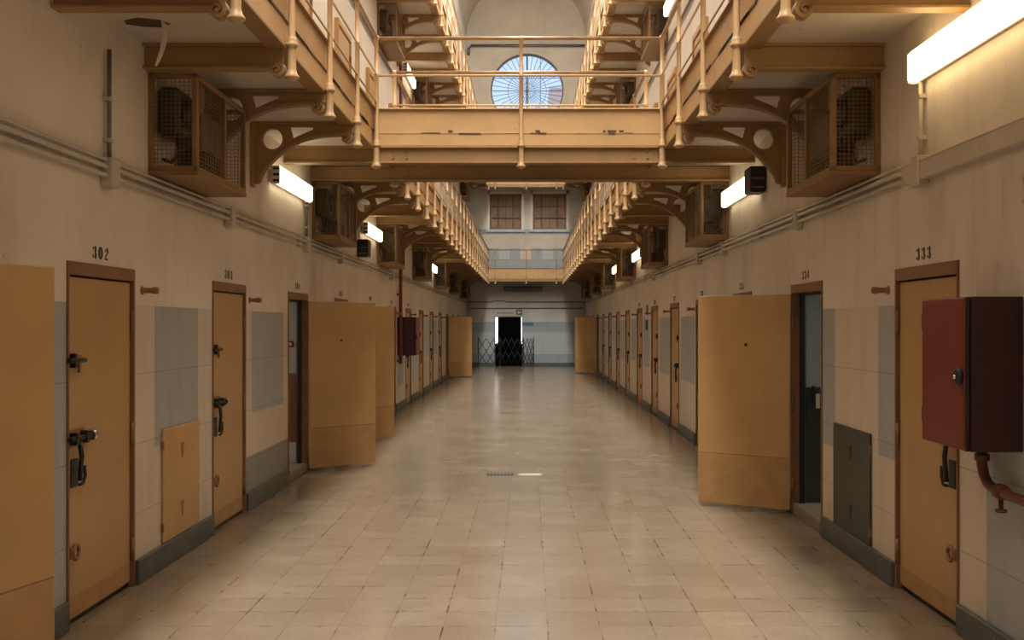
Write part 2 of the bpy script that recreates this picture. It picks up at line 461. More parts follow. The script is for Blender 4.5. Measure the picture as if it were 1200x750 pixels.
# round window
w = thing('window_2', 'round window with radiating bars high in the end wall', 'window', (RW[0], YB, RW[1]), kind='structure')
mb = MB()
mb.strip(arc(0, 0, RW[2], 0, 2 * PI, 64), arc(0, 0, RW[2] + .14, 0, 2 * PI, 64), -.03, .02, 'plaster_stone', P)
mb.obj('surround', w)
mb = MB()
mb.strip(arc(0, 0, RW[2] - .06, 0, 2 * PI, 64), arc(0, 0, RW[2] + .005, 0, 2 * PI, 64), .12, .2, 'bars', P); mb.obj('window_frame', w)
mb = MB()
for k in range(40):
    a = 2 * PI * k / 40; r0 = .32 if k % 2 else .12
    mb.tube([(r0 * math.cos(a), .15, r0 * math.sin(a)), (1.47 * math.cos(a), .15, 1.47 * math.sin(a))], .011, 'bars', 5)
for r in (.3, .8): mb.strip(arc(0, 0, r - .008, 0, 2 * PI, 48), arc(0, 0, r + .008, 0, 2 * PI, 48), .14, .16, 'bars', P)
mb.lathe([(.09, .12), (.09, .18)], 'bars', axis='Y', n=16)
mb.obj('radiating_bars', w)
mb = MB(); mb.box((-.035, .16, -1.47), (.035, .22, 1.47), 'bars')
for x in (.55,): mb.box((x - .012, .17, -1.36), (x + .012, .2, 1.36), 'bars')
for z in (.54, -.0): mb.box((-1.42, .17, z - .01), (1.42, .2, z + .01), 'bars')
mb.obj('mullion', w)
mb = MB(); mb.prism([arc(0, 0, RW[2] - .02, 0, 2 * PI, 48)[:-1]], .23, .236, 'glass', P); mb.obj('glass_pane', w)
# two windows of the first floor
for i, (x0, x1) in enumerate(WINS):
    w = thing('window_%d' % (3 + i), '%s of the two barred brown windows in the end wall above the lower end walkway' % ('left-hand', 'right-hand')[i], 'window', ((x0 + x1) / 2, YB, WZ0), kind='structure')
    h = (x1 - x0) / 2; H = WZ1 - WZ0
    mb = MB()
    for a, b in (((-h, .02, 0), (-h + .06, .1, H)), ((h - .06, .02, 0), (h, .1, H)), ((-h, .02, H - .06), (h, .1, H)), ((-h, .02, 0), (h, .1, .06))): mb.box(a, b, 'frame')
    mb.obj('window_frame', w)
    mb = MB()
    for k in range(1, 4): mb.box((-h + 2 * h * k / 4 - .02, .03, .06), (-h + 2 * h * k / 4 + .02, .07, H - .06), 'frame')
    for k in range(1, 3): mb.box((-h, .03, H * k / 3 - .02), (h, .07, H * k / 3 + .02), 'frame')
    mb.obj('window_bar', w)
    mb = MB()
    for k in range(4):
        a = -h + .06 + k * (2 * h - .12) / 4; mb.box((a + .01, .12, .05), (a + (2 * h - .12) / 4 - .01, .15, H - .05), 'curtain')
    mb.obj('shutter', w)
    mb = MB()
    for a, b in (((-h - .1, -.05, -.02), (-h, .0, H + .1)), ((h, -.05, -.02), (h + .1, 0, H + .1)), ((-h - .1, -.05, H), (h + .1, 0, H + .1))): mb.box(a, b, 'white')
    mb.box((-h - .15, -.09, -.12), (h + .15, 0, -.02), 'blue2')
    mb.obj('surround', w)

# ------------------------------------------------------------------ cell doors
LW, LT, LH = .875, .045, 1.96                        # leaf
def leaf_meshes(s):
    """hinge line at the origin, leaf runs to -y, outer face at x=0 (towards the corridor), s = facing"""
    D = {}
    mb = MB(); mb.box((-s * LT, -LW, .04), (0, 0, LH + .015), 'door', .004)
    D['leaf'] = mb.mesh('leaf')
    mb = MB(); mb.box((-s * (LT + .002), -LW + .012, .50), (-s * (LT - .004), -.012, .508), 'frame'); mb.box((-s * (LT + .004), -LW + .012, .04), (-s * LT, -.012, .50), 'door2', .001); mb.box((0, -LW + .012, .04), (s * .003, -.012, .16), 'door2', .001)
    D['kick_plate'] = mb.mesh('kick_plate')
    mb = MB()
    # sliding bolt and case with hanging hasp, near the free edge
    zc = 1.06; y = -LW + .10
    mb.box((0, y - .09, zc - .05), (s * .012, y + .10, zc + .05), 'peg', .003)
    mb.tube([(s * .035, y - .13, zc), (s * .035, y + .16, zc)], .016, 'dark', 8)
    mb.lathe([(.03, -.02), (.034, 0), (.03, .02)], 'chrome', (s * .035, y + .15, zc), 10, 'Y')
    for yy in (y - .07, y + .06): mb.box((0, yy - .015, zc - .035), (s * .055, yy + .015, zc + .035), 'dark', .004)
    mb.tube([(s * .045, y - .03, zc - .02), (s * .055, y - .03, zc - .10), (s * .045, y - .03, zc - .24)], .014, 'dark', 6)
    mb.tube([(s * .05, y - .05, zc - .26), (s * .05, y - .0, zc - .26), (s * .05, y + .025, zc - .22), (s * .05, y + .02, zc - .16)], .009, 'dark', 6)
    mb.box((0, y - .055, zc - .28), (s * .008, y + .03, zc - .12), 'dark', .002)
    D['lock'] = mb.mesh('lock')
    mb = MB()
    zc = 1.50; y = -LW + .07
    mb.box((0, y - .03, zc - .03), (s * .01, y + .10, zc + .03), 'peg', .002)
    mb.tube([(s * .03, y - .10, zc), (s * .03, y + .10, zc)], .014, 'dark', 8)
    mb.box((0, y - .045, zc - .04), (s * .04, y - .02, zc + .04), 'dark', .003)
    mb.box((s * .02, y + .02, zc - .07), (s * .035, y + .04, zc), 'peg', .002)
    D['bolt'] = mb.mesh('bolt')
    mb = MB()
    pts = [(s * .03, -LW + .055 + .035 * math.cos(a), .42 + .042 * math.sin(a)) for a in [2 * PI * k / 12 for k in range(13)]]
    mb.tube(pts, .011, 'peg', 6); mb.box((0, -LW + .0, .39), (s * .03, -LW + .03, .45), 'peg', .003)
    D['ring'] = mb.mesh('ring')
    mb = MB()
    for z in (.25, 1.0, 1.72): mb.tube([(s * .012, .012, z - .07), (s * .012, .012, z + .07)], .016, 'frame', 8)
    D['hinge'] = mb.mesh('hinge')
    mb = MB()
    mb.lathe([(.014, 0), (.014, .006)], 'dark', (-s * LT if s > 0 else LT, -LW * .46, 1.52), 10, 'X')
    mb.lathe([(.014, 0), (.014, .006)], 'dark', (-s * (LT + .006) if s > 0 else LT, -LW * .46, 1.52), 10, 'X')
    D['peephole'] = mb.mesh('peephole')
    mb = MB()
    for z in (.95, 1.1, 1.38): mb.box((-s * LT * .8, -LW - .006, z - .05), (-s * LT * .2, -LW, z + .05), 'chrome', .001)
    D['strike_plate'] = mb.mesh('strike_plate')
    return D
def frame_mesh(s, frm='frame'):
    mb = MB(); t = .017
    for a, b in (((0, 0, 0), (1, t, DTOP)), ((0, DW - t, 0), (1, DW, DTOP)), ((0, t, DTOP - .075), (1, DW - t, DTOP))):
        mb.box((-s * .12, a[1], a[2]), (s * .012, b[1], b[2]), frm, .003)
    for a, b in (((-.10, t, 0), (-.035, t + .04, DTOP - .07)), ((-.10, DW - t - .04, 0), (-.062, DW - t, DTOP - .07)), ((-.12, t, 0), (-.035, DW - t, .05)), ((-.10, t, DTOP - .1), (-.062, DW - t, DTOP - .07))):
        mb.box((s * a[0], a[1], a[2]), (s * b[0], b[1], b[2]), 'black')  # black strips painted in for the shade in the gaps round the leaf
    return mb.mesh('door_frame')
LEAF = {s: leaf_meshes(s) for s in (1, -1)}; FRAME = {s: frame_mesh(s) for s in (1, -1)}; FRAME2 = {s: frame_mesh(s, 'hatch_t') for s in (1, -1)}
ANG = {(1, -1): 163, (1, 2): 130, (1, 3): 143, (1, 10): 128, (-1, 1): 123, (-1, 11): 128}
dn = 0
def door(s, k, y, zb=0., level=1):
    global dn
    dn += 1
    ang = ANG.get((s, k)) if level == 1 else None
    idx = k + (1 if s > 0 else 0) + 1 if level == 1 else k - 1
    if level == 1:
        if ang: lab = 'tan cell door standing wide open, %s door from the front on the %s wall' % (ORD[idx - 1] if s > 0 else ORD[idx - 1], SIDE[s])
        else: lab = 'closed tan cell door, %s door from the front on the %s wall' % (ORD[idx - 1], SIDE[s])
        if s > 0 and k == 0: lab = 'closed tan cell door under the number 302 on the left wall'
        if s < 0 and k == 0: lab = 'closed tan cell door under the number 333 behind the red cabinet'
    else: lab = 'closed tan upper cell door behind the railing, %s in view along the %s wall' % (ORD[idx - 1], SIDE[s])
    X = wallx(s)
    r = thing('door_%d' % dn, lab, 'door', (X, y, zb), 'cell doors along the %s wall' % SIDE[s] if level == 1 else 'upper cell doors along the %s wall' % SIDE[s], 'structure')
    D = LEAF[s]
    xo = .01
    if level > 1: r.location.x = X + s * .05; 
    link('door_frame', FRAME[s] if level == 1 else FRAME2[s], r)
    lf = link('leaf', D['leaf'], r, (s * (-.012 if not ang else .02), DW - .03, 0), s * math.radians(ang) if ang else 0.)
    for p in ('kick_plate', 'lock', 'bolt', 'ring', 'hinge'): link(p, D[p], lf)
    if ang: link('peephole', D['peephole'], lf); link('strike_plate', D['strike_plate'], lf)
    return r
for s in (1, -1):
    for k, y in door_y[s]:
        if s < 0 and k < 0: continue
        door(s, k, y)
# upper doors
for s in (1, -1):
    for k, y in door_y[s]:
        if 2 <= k <= 8: door(s, k, y, H2 + .14, 2)
# opening to cells behind the open doors
tn = 0
for (s, k) in ANG:
    y = dict(door_y[s])[k]; X = wallx(s); XO = X - s * WT; XF = X - s * 3.6
    up, lo = ('cell_w', 'cell_b') if s > 0 else ('cell_g', 'cell_dk')
    mb = MB()
    for yy, e in ((y, 1), (y + DW, -1)):
        mb.box((X - s * .125, yy, .1), (XO, yy + e * .012, 1.14), lo)
        if (s, k) == (1, 2) and e < 0: mb.box((X - s * .13, yy - .013, .1), (XO + .1, yy - .011, .34), up)
        mb.box((X - s * .125, yy, 1.14), (XO, yy + e * .012, DTOP), up)
    y0, y1 = y - .6, y + 1.6
    for z0, z1, m in ((.1, 1.14, lo), (1.14, 2.7, up)):
        for pts in ([(XO, y0), (XF, y0)], [(XF, y0), (XF, y1)], [(XF, y1), (XO, y1)], [(XO, y1), (XO, y + DW)], [(XO, y), (XO, y0)]):
            (a, b), (c, d) = pts; mb.face([(a, b, z0), (c, d, z0), (c, d, z1), (a, b, z1)], m)
    mb.face([(XO, y0, 2.7), (XF, y0, 2.7), (XF, y1, 2.7), (XO, y1, 2.7)], up)
    mb.face([(XO, y, DTOP), (XO, y + DW, DTOP), (XO, y + DW, 2.7), (XO, y, 2.7)], up)
    mb.face([(XO, y0, .1), (XF, y0, .1), (XF, y1, .1), (XO, y1, .1)], 'sill')
    tag(mb.obj('wall_cell_%d' % (tn + 1)), 'painted inside of the cell behind the open door, %s door on the %s wall' % (ORD[k + (1 if s > 0 else 0)], SIDE[s]), 'wall', kind='structure')
    mb = MB(); mb.box((X - s * .0, y + .03, 0), (XO, y + DW - .03, .1), 'sill', .006)
    tn += 1
    tag(mb.obj('trim_%d' % tn), 'worn stone threshold under the open doorway, %s door on the %s wall' % (ORD[k + (1 if s > 0 else 0)], SIDE[s]), 'threshold', kind='structure')

# door numbers
def figure(mb, ch, x0, put):
    """stencil figure in a box 1 wide x 1.5 high at x0: thick uprights, thin turns cut through"""
    def stroke(pts, ws):
        inn, out = [], []
        for k, (u, v) in enumerate(pts):
            a = Vector(pts[max(k - 1, 0)]); b = Vector(pts[min(k + 1, len(pts) - 1)]); d = (b - a).normalized()
            n = Vector((-d.y, d.x)) * ws[k] / 2
            inn.append((x0 + u + n.x, v + n.y)); out.append((x0 + u - n.x, v - n.y))
        mb.strip(inn, out, 0, .03, 'number', put)
    def bow(cx, cy, rx, ry, a0, a1, n=14):
        pts, ws = [], []
        for k in range(n + 1):
            a = math.radians(a0 + (a1 - a0) * k / n)
            pts.append((cx + rx * math.cos(a), cy + ry * math.sin(a))); ws.append(.15 + .30 * abs(math.cos(a)) ** 1.2)
        stroke(pts, ws)
    def ball(cx, cy, r=.16): mb.prism([[(x0 + cx + r * math.cos(2 * PI * k / 12), cy + r * math.sin(2 * PI * k / 12)) for k in range(12)]], 0, .03, 'number', put)
    if ch == '0': bow(.5, .75, .36, .68, 100, 260); bow(.5, .75, .36, .68, -80, 80)
    elif ch == '2': ball(.24, 1.12); bow(.48, 1.08, .32, .36, 80, -40); stroke([(.66, .80), (.42, .5), (.18, .2)], [.2, .24, .2]); stroke([(.12, .1), (.9, .1)], [.2, .2])
    elif ch == '3': ball(.22, 1.22); bow(.48, 1.12, .30, .32, 80, -78); ball(.2, .28, .18); bow(.46, .40, .38, .36, 78, -80)
    elif ch == '4': stroke([(.60, 1.45), (.36, .98), (.10, .48)], [.16, .17, .17]); stroke([(.04, .40), (.96, .40)], [.2, .2]); stroke([(.68, 1.4), (.68, .52)], [.34, .34]); stroke([(.68, .28), (.68, .02)], [.34, .34])
    elif ch == '5': stroke([(.22, 1.36), (.82, 1.36)], [.2, .2]); stroke([(.22, 1.2), (.22, .85)], [.14, .14]); bow(.46, .44, .38, .40, 95, -80); ball(.2, .28, .17)
    elif ch == '6': bow(.5, .75, .36, .70, 95, 200); bow(.5, .44, .34, .40, 190, 265); bow(.5, .44, .34, .40, -80, 85); ball(.72, 1.22, .14)
    elif ch == '7': stroke([(.12, 1.38), (.88, 1.38)], [.2, .2]); stroke([(.80, 1.2), (.55, .7), (.42, .05)], [.10, .2, .28])
    elif ch == '8': bow(.5, 1.1, .28, .34, 100, 260); bow(.5, 1.1, .28, .34, -80, 80); bow(.5, .40, .36, .38, 100, 260); bow(.5, .40, .36, .38, -80, 80)
    elif ch == '9': bow(.5, 1.05, .34, .40, 95, 265); bow(.5, .75, .36, .70, -75, 85); ball(.26, .26, .15)
def number(s, k, y):
    txt = str((302 if s > 0 else 333) + k); u = .052; h = .05
    t = thing('door_number', 'black stencilled %s over its door on the %s wall' % (txt, SIDE[s]), 'door number', (wallx(s), y + DW / 2 - s * .03, 2.095), 'stencilled numbers over the cell doors')
    for n, ch in enumerate(txt):
        mb = MB(); figure(mb, ch, 0, lambda a, b, c: Vector((s * (.0005 + c * .05), s * (a - .5) * u, b * h)))
        mb.obj('figure', t, (0, s * (n - 1) * .082, 0))
for s in (1, -1):
    for k, y in door_y[s]:
        if 0 <= k <= 6: number(s, k, y)

# pegs beside the doors
def peg_mesh(s):
    mb = MB()
    mb.lathe([(.03, 0), (.03, .006), (.019, .008), (.019, .07), (.024, .073), (.024, .105), (.018, .11)] if s > 0 else [(.03, 0), (.03, -.006), (.019, -.008), (.019, -.07), (.024, -.073), (.024, -.105), (.018, -.11)], 'peg', (0, 0, 0), 10, 'X')
    return mb.mesh('door_stop_peg')
PEG = {s: peg_mesh(s) for s in (1, -1)}
for s in (1, -1):
    for k, y in door_y[s]:
        if k < 0 or (s > 0 and k >= 11) or (s < 0 and k >= 12): continue
        o = link('door_stop_peg', PEG[s], None, (wallx(s), y + DW + .14, 1.93))
        tag(o, 'short brown peg in the %s wall just past the %s cell door' % (SIDE[s], ORD[k + (1 if s > 0 else 0)]), 'peg', 'wall pegs beside the cell doors')

# hatches in the wainscot
for s, y0, y1, z0, z1, m, lab, loc in ((1, 6.87, 7.62, .17, .965, 'hatch_t', 'square tan metal hatch low in the wall between the doors 302 and 303', 0),
                                   (-1, 6.80, 7.61, .15, .945, 'hatch_d', 'square dark grey metal hatch low in the wall between the doors 333 and 334', 0)):
    X = wallx(s)
    t = thing('wall_hatch', lab, 'hatch', (X, (y0 + y1) / 2, z0)); h = (y1 - y0) / 2
    mb = MB(); mb.box((0, -h, 0), (s * .018, h, z1 - z0), m, .004); mb.obj('panel', t)
    for z in (.08, z1 - z0 - .14):
        mb = MB(); mb.box((s * .006, -h - .012, z), (s * .022, -h + .004, z + .06), 'frame', .002); mb.obj('hinge', t)
    for zz in (.3, .84):
        mb = MB(); hh = (z1 - z0) * zz; mb.prism([[(-.035, hh), (.035, hh), (.008, hh - .11), (-.008, hh - .11)]], s * .016, s * .0205, 'dark' if s < 0 else 'peg', lambda u, v, a: Vector((a, u, v))); mb.obj('catch', t)

# ------------------------------------------------------------------ galleries
PROJ = .985                                        # posts stand this far from the wall
def bez(pts, n):
    """smooth line through points (Catmull-Rom)"""
    out = []
    P_ = [pts[0]] + pts + [pts[-1]]
    for i in range(1, len(P_) - 2):
        for k in range(n):
            t = k / n
            out.append(tuple(.5 * ((2 * P_[i][j]) + (-P_[i - 1][j] + P_[i + 1][j]) * t + (2 * P_[i - 1][j] - 5 * P_[i][j] + 4 * P_[i + 1][j] - P_[i + 2][j]) * t * t + (-P_[i - 1][j] + 3 * P_[i][j] - 3 * P_[i + 1][j] + P_[i + 2][j]) * t ** 3) for j in (0, 1)))
    out.append(pts[-1]); return out
ARCH = bez([(.075, -.57), (.12, -.475), (.19, -.386), (.316, -.272), (.468, -.184), (.633, -.143), (.76, -.133), (.87, -.128)], 4)
def scroll_pts():
    c = (.888, -.150); pts = []
    for k in range(22):
        a = PI * .5 + k / 21 * PI * 2.7; r = .05 * (1 - .68 * k / 21)
        pts.append((c[0] - .0 + r * math.cos(PI - a) , c[1] + r * math.sin(PI - a)))
    return pts
def roll(mb, pts, s, m):
    inn = []; out = []
    for k, (u, v) in enumerate(pts):
        a = Vector(pts[max(k - 1, 0)]); b = Vector(pts[min(k + 1, len(pts) - 1)]); d = (b - a).normalized(); n = Vector((-d.y, d.x)) * (.013 - .005 * k / len(pts))
        inn.append((u + n.x, v + n.y)); out.append((u - n.x, v - n.y))
    mb.strip(inn, out, -.033, .033, m, lambda u, v, a: Vector((s * u, a, v)))
    mb.lathe([(.014, -.036), (.016, -.03), (.016, .03), (.014, .036)], m, (s * .888, 0, pts[-1][1]), 10, 'Y')
def arched_meshes(s):
    D = {}; put = lambda u, v, a: Vector((s * u, a, v))
    mb = MB()
    outer = [(0, 0), (.95, 0), (.95, -.1)] + list(reversed(ARCH)) + [(.0, -.58)]
    circ = [(.203 + .095 * math.cos(a), -.158 + .095 * math.sin(a)) for a in [2 * PI * k / 28 for k in range(28)]]
    tri = bez([(.367, -.05), (.576, -.05)], 1) + [(.578, -.072), (.52, -.095), (.45, -.125), (.395, -.152)]
    mb.prism([outer, circ, tri], -.017, .017, 'iron_d', put); D['web'] = mb.mesh('web')
    mb = MB()
    off = [(u - .01, v + .028) for u, v in ARCH]
    mb.strip(ARCH, off, -.035, .035, 'iron_d', put)
    mb.strip(arc(.203, -.158, .095, 0, 2 * PI, 28), arc(.203, -.158, .115, 0, 2 * PI, 28), -.026, .026, 'iron_d', put)
    mb.box((0, -.04, -.60), (s * .04, .04, 0), 'iron_d', .003); mb.box((0, -.045, -.02), (s * .95, .045, 0), 'iron_d', .003)
    D['flange'] = mb.mesh('flange')
    mb = MB(); pts = scroll_pts()
    roll(mb, pts, s, 'iron_d'); D['scroll'] = mb.mesh('scroll')
    return D
def straight_meshes(s):
    D = {}; mb = MB()
    mb.box((0, -.012, -.16), (s * .93, .012, 0), 'iron_d'); mb.box((0, -.05, -.018), (s * .95, .05, 0), 'iron_d', .003); D['web'] = mb.mesh('web')
    mb = MB(); mb.box((0, -.05, -.172), (s * .86, .05, -.155), 'iron_d', .003); D['flange'] = mb.mesh('flange')
    mb = MB(); roll(mb, [(u, v - .022) for u, v in scroll_pts()], s, 'iron_d'); D['scroll'] = mb.mesh('scroll')
    return D
ARM = {s: (arched_meshes(s), straight_meshes(s)) for s in (1, -1)}
BY = [5.325 + STEP * k for k in range(28)]          # bracket lines
def is_straight(i): return i % 4 in (0, 1)
FLOORW = {2: 'lower', 3: 'upper'}
def bracket(s, i, zd, lev):
    y = BY[i]; st = is_straight(i)
    D = ARM[s][1 if st else 0]
    nth = len([j for j in range(i + 1) if is_straight(j) == st]) - 1
    r = thing('straight_bracket' if st else 'arched_bracket',
              '%s bracket, %s from the front, %s gallery, %s wall' % ('straight tan iron' if st else 'pierced arched tan iron', ORD[nth], FLOORW[lev], SIDE[s]), 'bracket', (wallx(s), y, zd),
              '%s brackets under the %s gallery' % ('straight' if st else 'arched', FLOORW[lev]))
    for p, me in D.items(): link(p, me, r)
POST = {}
def post_mesh():
    mb = MB()
    mb.lathe([(.012, -.245), (.03, -.235), (.05, -.222), (.052, -.215), (.036, -.195), (.029, -.165), (.027, -.04), (.029, -.02), (.042, -.012), (.042, .008), (.032, .014), (.038, .03), (.03, .042),
              (.023, .06), (.022, .39), (.021, .72), (.026, .725), (.026, .745), (.02, .75), (.018, 1.10), (.024, 1.105), (.026, 1.13), (.016, 1.15)], 'rail', (0, 0, 0), 10)
    return mb.mesh('post')
POSTM = post_mesh()
EDGE = {1: XL + PROJ, -1: XR - PROJ}
def gallery(s, lev, zd):
    X = wallx(s); XE = EDGE[s]; xf = XE - s * .045
    t = thing('gallery_walkway', '%s gallery walkway along the %s wall with tan iron edge girder' % (FLOORW[lev], SIDE[s]), 'walkway', (X, 0, zd), 'cantilevered gallery walkways')
    L = lambda x, y, z: (x - X, y, z)
    y0, y1 = YN + .01, YB - .01
    mb = MB(); mb.box(L(X, y0, 0), L(xf - s * .02, y1, .14), 'soffit'); mb.obj('deck', t)
    mb = MB(); mb.box(L(xf - s * .02, y0, -.02), L(xf, y1, .39), 'iron', .003); mb.obj('fascia', t)
    mb = MB(); mb.box(L(xf - s * .12, y0, -.03), L(xf + s * .012, y1, -.012), 'iron_d', .003); mb.box(L(xf - s * .05, y0, .385), L(xf + s * .03, y1, .40), 'railtop', .003); mb.obj('flange', t)
    mb = MB(); rnd = random.Random(s * 3 + lev)
    mb.box(L(xf, y0, .165), L(xf + s * .006, y1, .18), 'iron', .002)
    y = y0
    while y < y1:
        y += rnd.uniform(.1, .55); a = rnd.uniform(.1, .6)
        mb.box(L(xf + s * .002, y, .148 + rnd.uniform(0, .012)), L(xf + s * .0075, min(y + a, y1), .167 + rnd.uniform(.0, .014)), 'peel')
    mb.obj('seam', t)
def railing(s, lev, zd, ya, yb, lab, posts):
    XE = EDGE[s]
    t = thing('gallery_railing', lab, 'railing', (XE, 0, zd), 'gallery railings')
    for y in posts: link('post', POSTM, t, (0, y, 0))
    mb = MB(); mb.tube([(0, ya, .735), (0, yb, .735)], .011, 'rail', 6); mb.obj('middle_rail', t)
    mb = MB(); mb.tube([(0, ya, 1.125), (0, yb, 1.125)], .02, 'railtop', 8); mb.obj('top_rail', t)
    mb = MB(); mb.tube([(0, ya, .44), (0, yb, .44)], .009, 'rail', 6); mb.obj('bottom_rail', t)
BR0, BR1 = BY[4], BY[5]                             # bridge: 10.355 .. 11.61
for s in (1, -1):
    gallery(s, 2, H2); gallery(s, 3, H3)
    for i in range(28):
        if i in (4, 5): continue
        bracket(s, i, H2, 2)
    for i in range(6, 28): bracket(s, i, H3, 3)
    pre = [BY[0] - STEP * k for k in range(1, 5)][::-1]
    railing(s, 2, H2, pre[0], BR0 - .09, 'lower gallery railing in front of the bridge, %s side' % SIDE[s], pre + BY[:4] + [BR0 - .09])
    railing(s, 2, H2, BR1 + .06, BY[27], 'lower gallery railing beyond the bridge, %s side' % SIDE[s], [BR1 + .06] + BY[6:])
    railing(s, 3, H3, BY[4], BY[27], 'upper gallery railing high above, %s side' % SIDE[s], BY[4:])

# bridge across the hall
def girder(y, z0, z1, lab):
    mb = MB()
    mb.box((XL - .1, y - .012, z0), (XR + .1, y + .012, z1), 'iron_d'); mb.box((XL - .1, y - .06, z0), (XR + .1, y + .06, z0 + .02), 'iron_d', .003); mb.box((XL - .1, y - .06, z1 - .02), (XR + .1, y + .06, z1), 'iron_d', .003)
    t = thing('cross_girder', lab, 'girder', (0, y, z0), 'girders carrying the bridge')
    o = mb.obj('i_beam', t); o.location = (0, -y, -z0)
    for x in (-1.42, -1.28, 1.12, 1.26):
        for z in (.06, .13):
            b = MB(); b.lathe([(.012, -.012), (.012, -.024), (.008, -.028)], 'iron_d', (0, 0, 0), 8, 'Y'); b.obj('bolt', t, (x, 0, z))
girder(BR0, 3.40, H2, 'tan steel girder spanning wall to wall under the front edge of the bridge')
girder(BR1, 3.40, H2 + .02, 'tan steel girder spanning wall to wall under the rear edge of the bridge')
t = thing('foot_bridge', 'tan iron bridge crossing between the two lower galleries', 'bridge', (CX, BR0, H2))
xa, xb = EDGE[1] - CX - .03, EDGE[-1] - CX + .03
mb = MB(); mb.box((xa, .06, .02), (xb, BR1 - BR0 - .04, .15), 'soffit'); mb.obj('deck', t)
for nm, yy in (('front_fascia', -.02), ('rear_fascia', BR1 - BR0)):
    mb = MB(); mb.box((xa, yy, 0), (xb, yy + .02, .39), 'iron', .003); f = mb.obj(nm, t)
    e = -1 if yy < 0 else 1; yf = yy if yy < 0 else yy + .02
    mb = MB(); mb.box((xa, yf - .04, .385), (xb, yf + .04, .40), 'iron', .003); mb.box((xa, yf - .0, -.005), (xb, yf + e * .03, .012), 'iron_d', .002); mb.obj('flange', f)
    mb = MB(); rnd = random.Random(5); mb.box((xa, yf, .135), (xb, yf + e * .006, .148), 'iron', .002)
    x = xa + .15
    while x < xb - .5:
        x += rnd.uniform(.08, .5); a = rnd.uniform(.04, .25)
        mb.box((x, yf + e * .002, .128 + rnd.uniform(0, .012)), (x + a, yf + e * .0075, .138 + rnd.uniform(0, .01)), 'peel')
    for xx, ww in ((.17, .05), (.88, .03), (.93, .09), (1.05, .05), (-.75, .05)):
        if e < 0: mb.box((xx, yf - .001, .148), (xx + ww, yf - .008, .172), 'peel')
    mb.obj('seam', f)
def brail(y, lab):
    t = thing('bridge_railing', lab, 'railing', (CX, y, H2), 'bridge railings')
    for x in ((xa + .02, xb - .02, .02) if y < BR0 else (xa + .02, xb - .02)): link('post', POSTM, t, (x, 0, 0))
    mb = MB(); mb.tube([(xa, 0, .735), (xb, 0, .735)], .013, 'rail', 6); mb.obj('middle_rail', t)
    mb = MB(); mb.tube([(xa, 0, 1.125), (xb, 0, 1.125)], .02, 'railtop', 8); mb.obj('top_rail', t)
brail(BR0 - .07, 'thin tan railing on the front edge of the bridge')
brail(BR1 + .06, 'thin tan railing on the rear edge of the bridge')
# walkways across the end wall
for lev, zd in ((2, H2), (3, H3)):
    t = thing('end_walkway', '%s walkway crossing in front of the end wall' % FLOORW[lev], 'walkway', (CX, BY[27], zd), 'end walkways')
    ya = 0; yb = YB - BY[27] - .01
    mb = MB(); mb.box((xa, .02, .0), (xb, yb, .14), 'soffit'); mb.obj('deck', t)
    mb = MB(); mb.box((xa, -.02, -.02), (xb, .02, .39), 'iron', .003); mb.box((xa, -.05, .385), (xb, .04, .4), 'railtop'); mb.obj('fascia', t)
    mb = MB(); mb.box((xa, -.04, -.14), (xb, .04, -.02), 'iron_d', .003); mb.obj('edge_beam', t)
    t = thing('end_railing', 'thin railing on the %s end walkway' % FLOORW[lev], 'railing', (CX, BY[27], zd), 'end walkway railings')
    for x in (xa + .3, .02, xb - .3): link('post', POSTM, t, (x, -.06, 0))
    mb = MB(); mb.tube([(xa, -.06, .735), (xb, -.06, .735)], .013, 'rail', 6); mb.obj('middle_rail', t)
    mb = MB(); mb.tube([(xa, -.06, 1.125), (xb, -.06, 1.125)], .02, 'railtop', 8); mb.obj('top_rail', t)

